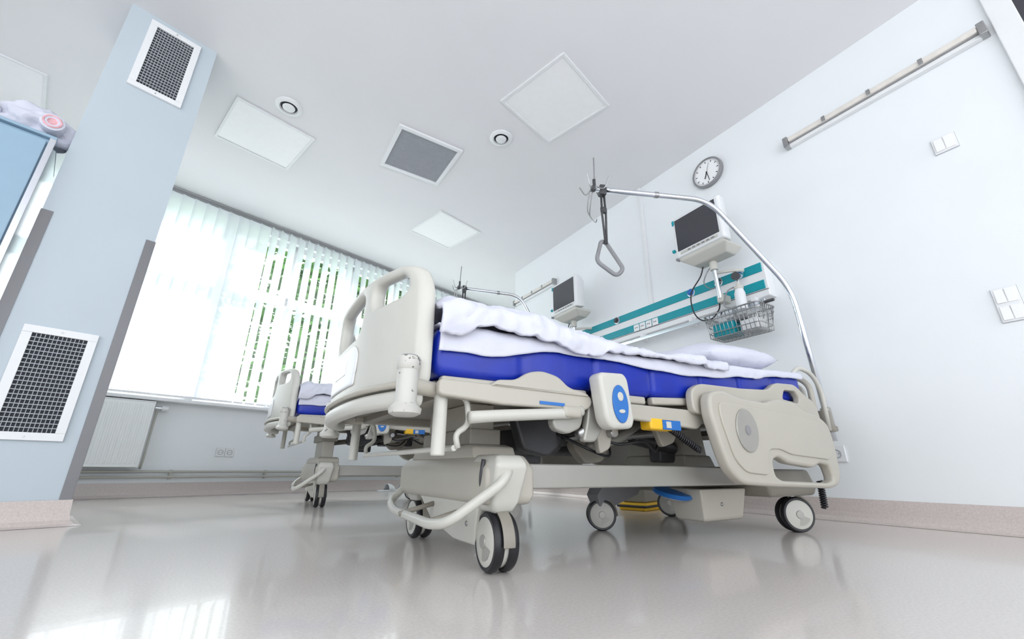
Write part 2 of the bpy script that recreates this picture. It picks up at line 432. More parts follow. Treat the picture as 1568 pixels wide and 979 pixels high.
# clock
c=empty('wall_clock',(XW,1.64,2.65)); c.rotation_euler=(0,-math.pi/2,0)
lathe('case',[(0,0),(.128,0),(.135,.01),(.135,.035),(.128,.042),(.120,.042),(.117,.03),(.0,.03)],M_grey,c,n=64)
lathe('face',[(0,.0315),(.118,.0315)],M_panelw,c,n=48)
tick=[]; 
for i in range(60):
    a=i*math.pi/30; big=i%5==0; rr=.098 if big else .108
    tick.append(((rr*math.cos(a),rr*math.sin(a),.033),(.018 if big else .007,.006 if big else .002,.001),Matrix.Rotation(a,4,'Z')))
boxes('markers',tick,M_black,c)
def hand(nm,a,l,w_): box(nm,(math.cos(a)*l*.42,math.sin(a)*l*.42,.036),(l,w_,.0015),M_black,c,rot=(0,0,a))
hand('hour_hand',math.radians(158),.065,.008); hand('minute_hand',math.radians(190),.095,.005); hand('second_hand',math.radians(-20),.095,.002)
cyl('hub',(0,0,.033),(0,0,.04),.006,M_black,c)
# ------------------------------------------------------------------ ceiling fixtures
def ceilM(x,y,a): return T((x,y,H))@Matrix.Rotation(a,4,'Z')
def cpanel(name,x,y,s=.60,a=A):
    g=empty(name); M=ceilM(x,y,a); t=.018
    boxes('frame',[((0,-s/2+t/2,-.006),(s,t,.012)),((0,s/2-t/2,-.006),(s,t,.012)),((-s/2+t/2,0,-.006),(t,s-2*t,.012)),((s/2-t/2,0,-.006),(t,s-2*t,.012))],M_white,g,M)
    box('diffuser',(0,0,-.003),(s-2*t,s-2*t,.006),M_panelw,g,M=M)
cpanel('ceiling_light_panel',1.62,1.98); cpanel('ceiling_light_panel',-.265,3.62); cpanel('ceiling_light_panel',1.667,4.19)
cpanel('ceiling_light_panel',-2.03,4.0,.62,A)
g=empty('ceiling_vent'); M=ceilM(.958,3.13,0); s=.58; t=.035
boxes('frame',[((0,-s/2+t/2,-.008),(s,t,.016)),((0,s/2-t/2,-.008),(s,t,.016)),((-s/2+t/2,0,-.008),(t,s-2*t,.016)),((s/2-t/2,0,-.008),(t,s-2*t,.016))],M_white,g,M,.002)
box('filter',(0,0,-.003),(s-2*t,s-2*t,.005),M_filter,g,M=M)
boxes('louvres',[((0,-s/2+t+(s-2*t)*i/40,-.0065),(s-2*t,.0035,.004)) for i in range(1,40)],M_filter,g,M)
def diff(name,x,y):
    g=empty(name,(x,y,H)); g.rotation_euler=(math.pi,0,0)
    lathe('ring',[(.098,0),(.098,.006),(.085,.016),(.068,.018),(.062,.006),(.06,0)],M_white,g,n=48)
    lathe('gap',[(0,.002),(.062,.002)],M_void,g,n=32)
    lathe('disc',[(0,.026),(.03,.025),(.044,.018),(.046,.012),(.02,.006),(.0,.004)],M_white,g,n=40)
diff('ceiling_air_valve',-.125,3.147); diff('ceiling_air_valve',1.46,2.53)
# ------------------------------------------------------------------ headwall unit
u=empty('bedhead_service_panel')
Y0,Y1=1.32,3.5
bb('body',2.91,XW,Y0,Y1,1.40,1.66,M_white,u,.008)
bb('stripe_top',2.903,2.912,Y0+.02,Y1-.01,1.585,1.652,M_turq,u,.002)
bb('stripe_low',2.903,2.912,Y0+.02,Y1-.01,1.455,1.52,M_turq,u,.002)
bb('groove',2.908,2.911,Y0,Y1,1.445,1.449,M_dgrey,u)
bb('equipment_rail',2.86,2.872,Y0+.02,Y1,1.34,1.37,M_chrome,u,.003)
boxes('rail_mounts',[((2.9,Y0+.1+i*.5,1.37),(.06,.03,.07)) for i in range(5)],M_white,u)
MU=T((2.91,0,0))@Matrix.Rotation(-math.pi/2,4,'Z')
for i,yy in enumerate((2.28,2.35,2.42,2.49,2.95,3.02,3.09,3.16)):
    box('outlet_%d'%i,(-yy,-.008,1.48),(.06,.014,.062),M_white,u,.003,M=MU)
    for q in (-.009,.009): cyl('outlet_hole',(-yy+q,-.014,1.48),(-yy+q,-.0165,1.48),.005,M_black,u,8,M=MU)
for i,yy in enumerate((1.50,1.66,1.9,2.72,3.28)):
    lathe('gas_outlet_%d'%i,[(0,.03),(.014,.03),(.015,.02),(.028,.018),(.03,0)],M_dgrey if i%2 else M_key,u,p=(2.905,yy,1.618),d=(-1,0,0),n=24)
    lathe('gas_outlet_ring_%d'%i,[(.03,0),(.036,.004),(.034,.010),(.028,.012)],M_chrome,u,p=(2.905,yy,1.618),d=(-1,0,0),n=24)
def monitor(x,y,z):
    m=empty('patient_monitor',(x,y,z)); m.rotation_euler=(0,0,math.radians(-2))
    bm=bmesh.new()
    S=[(-.02,.20,.17),(0.0,.21,.18),(.05,.205,.175),(.12,.17,.15),(.14,.15,.13)]
    rings=[[bm.verts.new((a,sy*b,sz*c_)) for sy,sz in ((-1,-1),(1,-1),(1,1),(-1,1))] for a,b,c_ in S]
    for a,b in zip(rings,rings[1:]):
        for i in range(4): bm.faces.new((a[i],a[(i+1)%4],b[(i+1)%4],b[i]))
    bm.faces.new(rings[0]); bm.faces.new(rings[-1])
    finish('housing',bm,M_white,m,bevel=.012)
    bb('screen',-.024,-.018,-.175,.18,-.125,.15,M_screen,m,.002)
    bb('status_bar',-.024,-.019,-.16,.16,-.156,-.136,M_light,m,.002)
    for i in range(6): box('key_%d'%i,(-.024,-.12+i*.04,-.146),(.006,.025,.012),M_grey,m,.001)
    bb('corner_badge',-.022,.0,.185,.208,.12,.16,M_turq,m,.002)
    hull_sections('base_shelf',[(-.27,.03,.14,-.17,.10),(-.215,-.03,.17,-.22,.17),(-.185,-.03,.16,-.19,.19)],M_light,m,.01)
    cyl('knob',(-.02,.18,-.20),(-.05,.18,-.20),.012,M_grey,m)
    cyl('connector',(-.01,.215,-.10),(-.01,.235,-.10),.014,M_turq,m)
    cyl('swivel_post',(.09,-.02,-.27),(.09,-.02,-.34),.028,M_light,m)
    cyl('arm_post',(.09,-.02,-.34),(.11,-.02,-.56),.016,M_chrome,m)
    box('clamp',(.15,-.02,-.56),(.10,.05,.06),M_light,m,.008)
    sweep('arm',rounded([(.10,-.02,-.36),(.14,-.12,-.37),(.19,-.18,-.38)],.05),.012,M_light,m)
    sweep('power_cable',catmull([(.1,.05,-.2),(.1,.10,-.33),(.08,.19,-.45),(.1,.21,-.58),(.13,.18,-.66),(.14,.10,-.68),(.16,.04,-.62),(.2,.05,-.55)]),.005,M_black,m,8)
    sweep('sensor_cable',catmull([(.1,-.02,-.27),(.06,.03,-.36),(.08,.07,-.42),(.14,.05,-.45),(.18,-.0,-.40)]),.004,M_grey,m,8)
    return m
monitor(2.68,1.625,2.0); monitor(2.68,3.22,2.0)
s=empty('suction_bottle')
lathe('jar',[(0,0),(.03,0),(.035,.01),(.035,.12),(.028,.14),(.028,.15)],M_white,s,(2.79,1.46,1.31),(0,0,1))
lathe('lid',[(.03,0),(.032,.02),(.015,.03),(.012,.05),(0,.05)],M_light,s,(2.79,1.46,1.46),(0,0,1))
lathe('gauge',[(0,.0),(.028,0),(.03,.02),(0,.022)],M_dgrey,s,(2.79,1.46,1.56),(-1,0,0))
cyl('stem',(2.79,1.46,1.5),(2.8,1.46,1.60),.008,M_chrome,s); cyl('inlet',(2.80,1.46,1.575),(2.872,1.46,1.60),.01,M_chrome,s)
sweep('hose',catmull([(2.79,1.48,1.49),(2.74,1.52,1.45),(2.75,1.56,1.36),(2.78,1.5,1.33)]),.005,M_grey,s)
b=empty('wire_basket')
def rect(x0,x1,y0,y1,z,r=.03): return rounded([(x0,y0,z),(x1,y0,z),(x1,y1,z),(x0,y1,z)],r,4,True)
bx0,bx1,by0,by1=2.62,2.83,1.27,1.66
for k,(z,s_) in enumerate(((1.275,0),(1.24,.004),(1.20,.01),(1.15,.018),(1.115,.025))):
    sweep('rim_%d'%k,rect(bx0+s_,bx1-s_,by0+s_,by1-s_,z),.0055 if k==0 else .0034,M_steel,b,8,True)
W_=[]
for i in range(13):
    y=by0+.025+(by1-by0-.05)*i/12; W_.append([(bx0,y,1.275),(bx0+.025,y,1.115),(bx1-.025,y,1.115),(bx1,y,1.275)])
for i in range(7):
    x=bx0+.03+(bx1-bx0-.06)*i/6; W_.append([(x,by0,1.275),(x,by0+.025,1.115),(x,by1-.025,1.115),(x,by1,1.275)])
multi_sweep('wires',W_,.0025,M_steel,b)
boxes('hooks',[((2.845,1.35,1.31),(.03,.012,.08)),((2.845,1.55,1.31),(.03,.012,.08))],M_steel,b)
cyl('handle',(2.7,1.27,1.28),(2.7,1.21,1.28),.01,M_dgrey,b)
bb('packet_a',2.66,2.78,1.47,1.62,1.12,1.22,M_turq,b,.01); bb('packet_b',2.68,2.79,1.32,1.44,1.12,1.20,M_white,b,.01); bb('packet_c',2.67,2.77,1.38,1.52,1.205,1.24,M_grey,b,.01)

# ------------------------------------------------------------------ hospital bed
def wheel(parent,c,ang,R=.075,nm='castor'):
    """twin castor; ang = direction of axle in xy plane"""
    ax=Vector((math.cos(ang),math.sin(ang),0)); c=Vector(c)
    for sgn in (-1,1):
        o=c+ax*(.021*sgn)
        lathe(nm+'_tyre',[(R*.80,-.013),(R*.93,-.014),(R*.99,-.008),(R,0),(R*.99,.008),(R*.93,.014),(R*.80,.013)],M_black,parent,o,ax*sgn,48)
        lathe(nm+'_hub_cover',[(R*.80,.008),(R*.81,.014),(R*.70,.0165),(R*.3,.019),(0,.0195)],M_light,parent,o,ax*sgn,48)
        lathe(nm+'_hub_ring',[(R*.24,.0195),(R*.22,.0225),(0,.023)],M_beam,parent,o,ax*sgn,24)
        lathe(nm+'_hub_back',[(R*.80,-.008),(0,-.01)],M_grey,parent,o,ax*sgn,24)
        d_=Vector((0,0,1)); t_=ax.cross(d_)
        bm=bmesh.new()
        f=[]
        for k in range(9):
            a=math.radians(200+k*10); f.append(bm.verts.new(o+ax*sgn*.0182+(t_*math.cos(a)+d_*math.sin(a))*R*.62))
        f.append(bm.verts.new(o+ax*sgn*.0205))
        bm.faces.new(f); finish(nm+'_hub_wedge',bm,M_beam,parent)
    lathe(nm+'_bridge',[(0,-.012),(R*.86,-.012),(R*.86,.012),(0,.012)],M_light,parent,c,ax,32)
    t_=Vector((-ax.y,ax.x,0))
    bm=bmesh.new(); prof=[]
    for k in range(13):
        a=math.radians(-5+k*95/12*1.1)
        rr=R+.010
        prof.append((math.cos(a)*rr,math.sin(a)*rr))
    rows=[]
    for (q,zz) in prof:
        rows.append([bm.verts.new(c+t_*q+ax*e+Vector((0,0,zz))) for e in (-.018,.018)]+[bm.verts.new(c+t_*q*.72+ax*e+Vector((0,0,zz*.72))) for e in (.006,-.006)])
    for a_,b_ in zip(rows,rows[1:]):
        for i in range(4): bm.faces.new((a_[i],a_[(i+1)%4],b_[(i+1)%4],b_[i]))
    bm.faces.new(rows[0]); bm.faces.new(rows[-1])
    finish(nm+'_fender',bm,M_beige2,parent,smooth=False,bevel=.003)
    cyl(nm+'_stem',c+Vector((0,0,R*.5)),c+Vector((0,0,R+.05)),.016,M_steel,parent)

zt=lambda x:(.625+.015*(x-.4)/.8) if x<1.2 else .64+.085*((x-1.2)/1.15)
YC=.475
XE=2.36
def mattress(parent):
    bm=bmesh.new(); N=150; rings=[]
    x0,x1=.40,XE
    for i in range(N+1):
        x=x0+(x1-x0)*i/N
        s=((x-x0)/(.28))%1
        cr=1-min(1,min(s,1-s)/.045) ; cr=max(0,cr)**2*.012
        bulge=.006*math.sin(math.pi*s)
        endr=min(1,max(0,min(x-x0,x1-x))/.03); e=.03*(1-math.sqrt(1-(1-endr)**2))
        t=zt(x)-cr-e; b_=zt(x)-.135+cr*.5+e-bulge; y0=.0+cr+e-bulge*.7; y1=.95-cr-e; r=.028
        sec=[]
        for cx_,cz_,a0 in ((y1-r,t-r,0),(y0+r,t-r,90),(y0+r,b_+r,180),(y1-r,b_+r,270)):
            for k in range(5):
                a=math.radians(a0+k*22.5); sec.append((cx_+r*math.cos(a),cz_+r*math.sin(a)))
        rings.append([bm.verts.new((x,p,q)) for p,q in sec])
    n=len(rings[0])
    for a,b in zip(rings,rings[1:]):
        for i in range(n): bm.faces.new((a[i],a[(i+1)%n],b[(i+1)%n],b[i]))
    bm.faces.new(rings[0]); bm.faces.new(rings[-1])
    finish('mattress',bm,M_blue,parent,smooth=True)
def ridge(v):
    return (1-abs(noise.noise(v)))**3
def cover(name,parent,x0,x1,hf,df,off,amp,m=M_sheet,nx=180,ny=160,seed=0,rim=1,th=.007,fr=1.0):
    bm=bmesh.new(); rows=[]
    for i in range(nx+1):
        x=x0+(x1-x0)*i/nx; hh=hf(x); T_=zt(x)+hh; d=df(x)
        sec=[(-off,T_-d-hh),(-off-.003,T_-hh*.7-min(.03,d*.5)),(-off+.004,T_-hh*.35-.004),(.03,T_-.003),(.10,T_),(.475,T_+.006),(.85,T_),(.92,T_-.003),(.95+off-.004,T_-hh*.35-.004),(.95+off+.003,T_-hh*.7-min(.03,d*.5)),(.95+off,T_-d-hh)]
        sp=catmull([(0,a,b) for a,b in sec],6)
        Ls=[0]
        for a,b in zip(sp,sp[1:]): Ls.append(Ls[-1]+(b-a).length)
        r_=[]; k=0
        for j in range(ny+1):
            s=Ls[-1]*j/ny
            while k<len(Ls)-2 and Ls[k+1]<s: k+=1
            t=(s-Ls[k])/max(1e-6,Ls[k+1]-Ls[k]); p_=sp[k].lerp(sp[k+1],t)
            q=Vector((x*3.0*fr,s*4*fr,seed))
            n=.6*noise.noise(q)+.6*(ridge(Vector((x*3.2*fr+s*3,s*5*fr-x*2,seed+7)))-.55)+.5*(ridge(Vector((x*8*fr-s*5,s*10*fr+x*4,seed+3)))-.55)+.2*(ridge(Vector((x*18-s*8,s*20+x*9,seed+1)))-.5)
            sd=0
            if s<.12: sd=-1
            elif s>Ls[-1]-.12: sd=1
            co=Vector((x+.010*noise.noise(q*1.7),p_.y+sd*amp*.7*max(0,n+.3),p_.z+n*amp*(.5 if sd else 1)))
            r_.append(bm.verts.new(co))
        rows.append(r_)
    for a,b in zip(rows,rows[1:]):
        for j in range(ny): bm.faces.new((a[j],a[j+1],b[j+1],b[j]))
    o=finish(name,bm,m,parent,smooth=True)
    so=o.modifiers.new('s','SOLIDIFY'); so.thickness=th; so.offset=1
    return o
def sm(a,b,x): t=max(0,min(1,(x-a)/(b-a))); return t*t*(3-2*t)
def actuator(parent,p1,p2):
    p1=Vector(p1);p2=Vector(p2); m_=p1.lerp(p2,.55)
    cyl('actuator_body',p1,m_,.028,M_dgrey,parent); cyl('actuator_rod',m_,p2,.012,M_chrome,parent)
    d_=(p2-p1).normalized(); box('actuator_motor',p1+d_*.05+Vector((0,.03,-.03)),(.11,.07,.08),M_dgrey,parent,.012)
def trapeze(B,e,mid,name='trapeze'):
    P=[(2.79,.08,.42),(2.745,.10,1.33),mid,e]
    cyl(name+'_pole_socket',(2.787,.082,.50),(2.781,.084,.60),.026,M_beam,B); cyl(name+'_pole_foot',(2.79,.082,.47),(2.787,.082,.50),.034,M_beige2,B)
    box(name+'_pole_bracket',(2.71,.08,.49),(.16,.05,.04),M_beige2,B,.006)
    sweep(name+'_pole',rounded(P,.13,10),.0165,M_chrome,B,18)
    e=Vector(e); dr=(Vector(mid)-e).normalized()
    cyl(name+'_end_cap',e,e-dr*.02,.02,M_dgrey,B)
    cyl(name+'_joint_collar',e+dr*.40,e+dr*.43,.020,M_steel,B)
    bx=e+dr*.05
    box(name+'_strap_clamp',bx+Vector((0,0,-.01)),(.04,.045,.07),M_dgrey,B,.006,rot=(0,0,-.38))
    for s_ in (-.012,.012):
        multi_sweep(name+'_strap_%s'%('a' if s_<0 else 'b'),[[bx+Vector((s_,0,-.03)),bx+Vector((s_*1.3,0,-.18)),bx+Vector((s_*.4,0,-.38))]],.007,M_dgrey,B)
    box(name+'_strap_buckle',bx+Vector((0,0,-.15)),(.042,.02,.04),M_dgrey,B,.005)
    hz=-.38
    sweep(name+'_handle',rounded([bx+Vector((-.02,.02,hz+.02)),bx+Vector((.02,.02,hz+.02)),bx+Vector((.075,-.05,hz-.17)),bx+Vector((.045,-.02,hz-.21)),bx+Vector((-.06,.03,hz-.12))],.035,8,True),.0125,M_grey,B,12,True)
    cyl(name+'_hook_rod',e+Vector((0,0,-.02)),e+Vector((0.01,0,.24)),.0045,M_steel,B,10)
    cyl(name+'_hook_rod_collar',e+Vector((0,0,.0)),e+Vector((0,0,.07)),.010,M_dgrey,B,10)
    for k in range(4):
        a=k*math.pi/2+.4; d_=Vector((math.cos(a),math.sin(a),0))
        sweep(name+'_hook_%d'%k,catmull([e+Vector((0,0,.02)),e+d_*.06+Vector((0,0,-.02)),e+d_*.09+Vector((0,0,.03)),e+d_*.10+Vector((0,0,.05))]),.004,M_steel,B,8)
    for k in range(2):
        o_=Vector((-.02*k,0,0))
        sweep(name+'_hanging_hook_%d'%k,catmull([e+Vector((-.02,0,-.03))+o_,e+Vector((-.03,.02,-.15))+o_,e+Vector((-.05,.0,-.22)),e+Vector((-.03,-.02,-.26)),e+Vector((-.0,-.0,-.22))]),.0035,M_steel,B,8)
def bed(origin):
    B=empty('hospital_bed',origin)
    wheel(B,(.655,.095,.075),math.radians(174)); wheel(B,(.69,.77,.075),math.radians(178))
    wheel(B,(2.26,.10,.075),math.radians(238)); wheel(B,(2.32,.84,.075),math.radians(215)); wheel(B,(1.50,.58,.066),math.radians(235),.066)
    # foot base
    hull_sections('base_foot_cover',[(.165,.605,.745,.06,.77),(.19,.595,.755,.05,.78),(.262,.595,.755,.05,.78),(.300,.62,.74,.08,.75)],M_beige,B,.014)
    hull_sections('base_foot_leg_near',[(.145,.625,.685,.06,.13),(.175,.610,.697,.04,.15),(.272,.603,.710,.01,.17),(.298,.615,.695,.03,.15)],M_light,B,.012)
    sweep('base_foot_leg_slot',rounded([(.597,.075,.285),(.595,.085,.235),(.605,.095,.20)],.02),.006,M_dgrey,B)
    hull_sections('base_foot_leg_far',[(.135,.655,.72,.735,.805),(.17,.64,.74,.71,.82),(.265,.635,.75,.70,.83)],M_light,B,.010)
    hull_sections('base_foot_skirt',[(.055,.625,.645,.17,.30),(.10,.615,.665,.15,.48),(.18,.61,.72,.12,.60)],M_light,B,.006)
    for q in (.2,.28): cyl('base_skirt_screw',(.622,q,.11),(.612,q,.11),.008,M_steel,B,12)
    sweep('base_brake_bar',rounded([(.655,.03,.262),(.62,.01,.225),(.50,.08,.128),(.485,.16,.118),(.53,.62,.118),(.55,.74,.14),(.63,.77,.2)],.06,8),.0135,M_light,B,14)
    for q in (.2,.45): sweep('base_brake_bar_link_%d'%int(q*100),[(.495,q,.12),(.62,q,.15)],.008,M_beige2,B)
    hull_sections('base_foot_column_lower',[(.29,.61,.765,.16,.70),(.325,.615,.765,.18,.68),(.335,.63,.76,.22,.66)],M_beige,B,.008)
    hull_sections('column_foot_mid',[(.33,.635,.75,.24,.65),(.385,.635,.75,.24,.65)],M_beige2,B,.006)
    hull_sections('column_foot_upper',[(.375,.65,.74,.27,.63),(.47,.65,.74,.27,.63)],M_beige,B,.006)
    # beams
    bb('base_beam_near',.72,2.02,.075,.125,.205,.276,M_beam,B,.006); bb('base_beam_far',.74,2.02,.74,.79,.2,.268,M_beam,B,.006)
    hull_sections('base_head_cover',[(.155,1.98,2.36,.04,.90),(.19,1.95,2.37,.03,.91),(.27,1.97,2.36,.05,.89)],M_beige2,B,.014)
    hull_sections('base_battery_box',[(.065,1.655,1.905,.15,.27),(.075,1.645,1.915,.14,.28),(.19,1.62,1.94,.125,.30)],M_beige,B,.008)
    bb('base_cross_member',1.70,2.05,.125,.80,.205,.255,M_beige2,B,.006)
    cyl('base_box_screw',(1.76,.15,.13),(1.76,.128,.13),.008,M_steel,B,12)
    hull_sections('base_head_column',[(.25,1.76,2.0,.28,.68),(.33,1.78,1.98,.30,.66)],M_beige,B,.01)
    hull_sections('column_head_upper',[(.32,1.79,1.97,.31,.65),(.47,1.80,1.96,.32,.64)],M_beige,B,.01)
    hull_sections('base_fifth_wheel_mount',[(.10,1.47,1.56,.55,.61),(.15,1.45,1.72,.54,.62),(.21,1.5,1.75,.53,.63)],M_grey,B,.006)
    sweep('base_fifth_wheel_arm',rounded([(1.50,.58,.10),(1.60,.58,.12),(1.72,.58,.22)],.03),.014,M_beige2,B)
    lathe('base_brake_pedal',[(0,0),(.075,0),(.082,.008),(.075,.018),(0,.022)],M_key,B,(1.60,.25,.162),(0,-.25,1))
    lathe('base_brake_pedal_ring',[(.05,0),(.055,.002),(.055,-.004),(.05,-.004)],M_light,B,(1.60,.25,.160),(0,-.25,1))
    # upper frame
    bb('frame_rail_near',.42,1.50,.02,.06,.44,.475,M_beige,B,.006); bb('frame_rail_far',.42,2.45,.89,.93,.44,.475,M_beige,B,.006)
    bb('frame_rail_near_head',1.50,2.50,.03,.07,.44,.475,M_beige2,B,.006)
    for k,x in enumerate((.45,.95,1.45,1.75,2.2,2.46)): bb('cross_bar_%d'%k,x,x+.04,.04,.91,.44,.47,M_beige2,B,.005)
    for k,(a,b_) in enumerate(((.42,.93),(.96,1.20),(1.23,1.52),(1.55,2.36))):
        za,zb=zt(a)-.145,zt(b_)-.145
        ang=math.atan2(zb-za,b_-a)
        box('deck_panel_%d'%k,((a+b_)/2,YC,(za+zb)/2-.006),(b_-a,.86,.018),M_beige2,B,.004,rot=(0,-ang,0))
        box('deck_edge_%d'%k,((a+b_)/2,.012,(za+zb)/2-.004),((b_-a)*.98,.03,.028),M_beige,B,.008,rot=(0,-ang,0))
    plate('foot_side_profile',[ro([(.41,.435),(.60,.425),(.90,.432),(.925,.452),(.92,.478),(.41,.478)],.015)],.026,M_beige,B,T((0,-.012,0))@XZ)
    plate('mattress_guide',[ro([(.56,.478),(.58,.492),(.64,.498),(.68,.525),(.73,.535),(.79,.525),(.83,.495),(.90,.485),(.91,.474),(.56,.472)],.02)],.022,M_beige,B,T((0,-.018,0))@XZ)
    plate('seat_side_profile',[ro([(1.0,.425),(1.45,.405),(1.50,.44),(1.48,.475),(1.0,.47)],.015)],.026,M_beige,B,T((0,-.006,0))@XZ)
    # footboard (bowed)
    def bow(co,c0=.095):
        t=abs(co.y-YC)/.475; co.x+=c0*(t**2.6)
        return co
    out=ro([(.0,.455),(.0,.62),(.005,.74),(.03,.80),(.09,.822),(.30,.830),(.65,.830),(.86,.822),(.92,.80),(.945,.74),(.95,.62),(.95,.455)],.03)
    h1=ro([(.065,.735),(.065,.765),(.09,.790),(.23,.795),(.245,.77),(.235,.725),(.20,.715),(.09,.722)],.018); h2=[(.95-a,b_) for a,b_ in h1][::-1]
    h3=ro([(.315,.68),(.305,.76),(.33,.795),(.62,.795),(.645,.76),(.635,.68),(.60,.655),(.35,.655)],.025)
    plate('footboard',[out,h1,h3,h2],.046,M_light,B,T((.287,0,0))@YZ,.016,.0075,bow)
    inner=ro([(.30,.49),(.29,.59),(.32,.625),(.63,.625),(.66,.59),(.65,.49)],.02)
    plate('footboard_label',[inner],.006,M_white,B,T((.262,0,0))@YZ,.002,.008,bow)
    plate('footboard_sticker',[ro([(.40,.54),(.40,.59),(.55,.59),(.55,.54)],.006)],.002,M_panelw,B,T((.258,0,0))@YZ,.0005,0,bow)
    sk=ro([(.01,.405),(.01,.45),(.94,.45),(.94,.405)],.012)
    plate('foot_bumper_rail',[sk],.05,M_light,B,T((.277,0,0))@YZ,.014,.008,bow)
    sweep('foot_trim_curve',[bow(Vector((.255,.02+.91*i/20,.462))) for i in range(21)],.009,M_beige,B)
    for k,yy in enumerate((-.005,.955)):
        lathe('corner_bumper_%d'%k,[(0,0),(.026,0),(.038,.006),(.040,.018),(.030,.028),(.026,.034),(.026,.112),(.029,.116),(.030,.140),(.027,.146),(0,.146)],M_worn,B,(.333,yy,.378),(0,0,1),32)
        cyl('bumper_cap_%d'%k,(.333,yy,.523),(.333,yy,.528),.021,M_grey,B)
        cyl('bumper_arm_%d'%k,(.333,yy,.455),(.45,.04+k*.87,.455),.02,M_beige,B)
    for k,yy in enumerate((.02,.93)):
        cyl('drop_tube_%d'%k,(.435,yy,.29),(.435,yy,.455),.018,M_light,B)
        sweep('shelf_loop_%d'%k,rounded([(.47,yy,.45),(.51,yy,.44),(.52,yy,.37),(.48,yy,.345),(.49,yy,.31)],.03),.008,M_light,B)
    cyl('shelf_bar',(.48,.02,.31),(.48,.93,.31),.008,M_light,B)
    sweep('leg_lever',rounded([(.50,-.02,.385),(.58,-.02,.395),(.84,-.02,.420),(.88,-.02,.43)],.04),.016,M_light,B,14)
    bb('leg_lever_grip',.80,.87,-.04,0,.405,.44,M_beige,B,.012)
    bb('sticker_blue',.72,.81,-.028,-.025,.437,.446,M_key,B)
    plate('bracket_a',[ro([(.80,.44),(.91,.44),(.89,.38),(.84,.36),(.79,.37),(.78,.40)],.015)],.03,M_beam,B,T((0,.01,0))@XZ)
    plate('bracket_b',[ro([(.92,.46),(1.04,.46),(.99,.40),(.94,.34),(.89,.34),(.91,.40)],.015)],.025,M_beam,B,T((0,.0,0))@XZ)
    plate('bracket_c',[ro([(1.05,.44),(1.15,.44),(1.12,.33),(1.07,.31)],.015)],.025,M_beige,B,T((0,.12,0))@XZ)
    plate('bracket_d',[ro([(1.30,.44),(1.46,.44),(1.42,.36),(1.35,.34)],.015)],.025,M_beige2,B,T((0,.08,0))@XZ)
    plate('casting_a',[ro([(1.12,.44),(1.30,.44),(1.33,.36),(1.28,.29),(1.19,.28),(1.13,.34)],.02),ell(1.24,.36,.02,.02,20)],.05,M_beige2,B,T((0,.34,0))@XZ,.008)
    plate('casting_b',[ro([(.80,.44),(1.02,.44),(1.0,.34),(.94,.30),(.84,.32)],.02)],.05,M_dgrey,B,T((0,.26,0))@XZ,.008)
    hull_sections('gear_motor',[(.31,.86,1.0,.28,.42),(.33,.84,1.03,.26,.44),(.40,.85,1.02,.27,.43)],M_dgrey,B,.012)
    sweep('link_arm',rounded([(.89,.01,.36),(.96,.01,.40),(1.02,.01,.46)],.04),.016,M_steel,B)
    actuator(B,(.9,.36,.34),(1.45,.40,.43)); actuator(B,(1.78,.36,.36),(1.22,.30,.42)); actuator(B,(1.0,.62,.33),(1.5,.6,.43))
    bb('control_unit',1.15,1.42,.45,.62,.32,.41,M_dgrey,B,.012)
    sweep('link_tube',rounded([(.76,.5,.33),(1.15,.5,.38),(1.3,.5,.45)],.05),.02,M_beam,B)
    sweep('link_tube_b',rounded([(1.1,.2,.34),(1.25,.2,.37),(1.4,.2,.45)],.05),.018,M_beam,B)
    cyl('torsion_tube',(1.12,.08,.385),(1.12,.88,.385),.018,M_steel,B); cyl('torsion_tube_b',(1.40,.08,.40),(1.40,.88,.40),.018,M_steel,B)
    sweep('cable_a',catmull([(1.05,.2,.42),(1.15,.12,.35),(1.28,.1,.36),(1.4,.15,.33),(1.5,.2,.4)]),.005,M_black,B,8)
    sweep('cable_b',catmull([(.95,.3,.42),(1.05,.15,.33),(1.2,.2,.31),(1.3,.3,.36)]),.005,M_black,B,8)
    K=T((.975,-.055,.462))@Matrix.Rotation(math.radians(-4),4,'Y')@XZ
    plate('keypad_housing',[ro([(-.066,.075),(-.05,.088),(.045,.088),(.060,.07),(.068,-.06),(.053,-.085),(-.033,-.085),(-.055,-.06)],.02)],.055,M_light,B,K,.012)
    plate('keypad_oval',[ell(.008,-.010,.032,.058)],.006,M_key,B,T((0,-.03,0))@K,.002)
    plate('keypad_button',[ell(.008,.012,.012,.014)],.005,M_light,B,T((0,-.033,0))@K,.002)
    plate('keypad_button_b',[ell(.008,-.033,.013,.006)],.005,M_light,B,T((0,-.033,0))@K,.002)
    bb('keypad_arm',.95,1.02,-.04,.02,.42,.45,M_beige,B,.01)
    bb('cpr_handle',1.19,1.33,-.02,.03,.392,.434,M_yel,B,.008); bb('cpr_label',1.25,1.345,-.024,-.018,.394,.428,M_key,B,.002)
    bb('cpr_label_mark',1.265,1.29,-.026,-.023,.400,.422,M_light,B)
    def coil(nm,p,q,r,turns,th):
        p=Vector(p);q=Vector(q);M_=axisM(p,q-p);L_=(q-p).length; n=turns*12
        sweep(nm,[M_@Vector((r*math.cos(2*math.pi*i/12),r*math.sin(2*math.pi*i/12),L_*i/n)) for i in range(n+1)],th,M_black if r<.013 else M_dgrey,B,6)
    coil('coiled_cable',(1.30,-.01,.40),(1.44,-.02,.33),.010,16,.003)
    coil('base_power_cord_coil',(2.38,.02,.10),(2.39,.02,.22),.012,12,.004)
    # side rail (lowered)
    Rr=T((0,-.075,0))@XZ
    ol=ro([(1.43,.53),(1.42,.46),(1.46,.33),(1.49,.26),(1.56,.215),(1.75,.205),(2.22,.192),(2.30,.205),(2.335,.26),(2.34,.40),(2.32,.47),(2.24,.505),(2.12,.515),(2.05,.545),(1.90,.55),(1.82,.525),(1.62,.53),(1.52,.55)],.035)
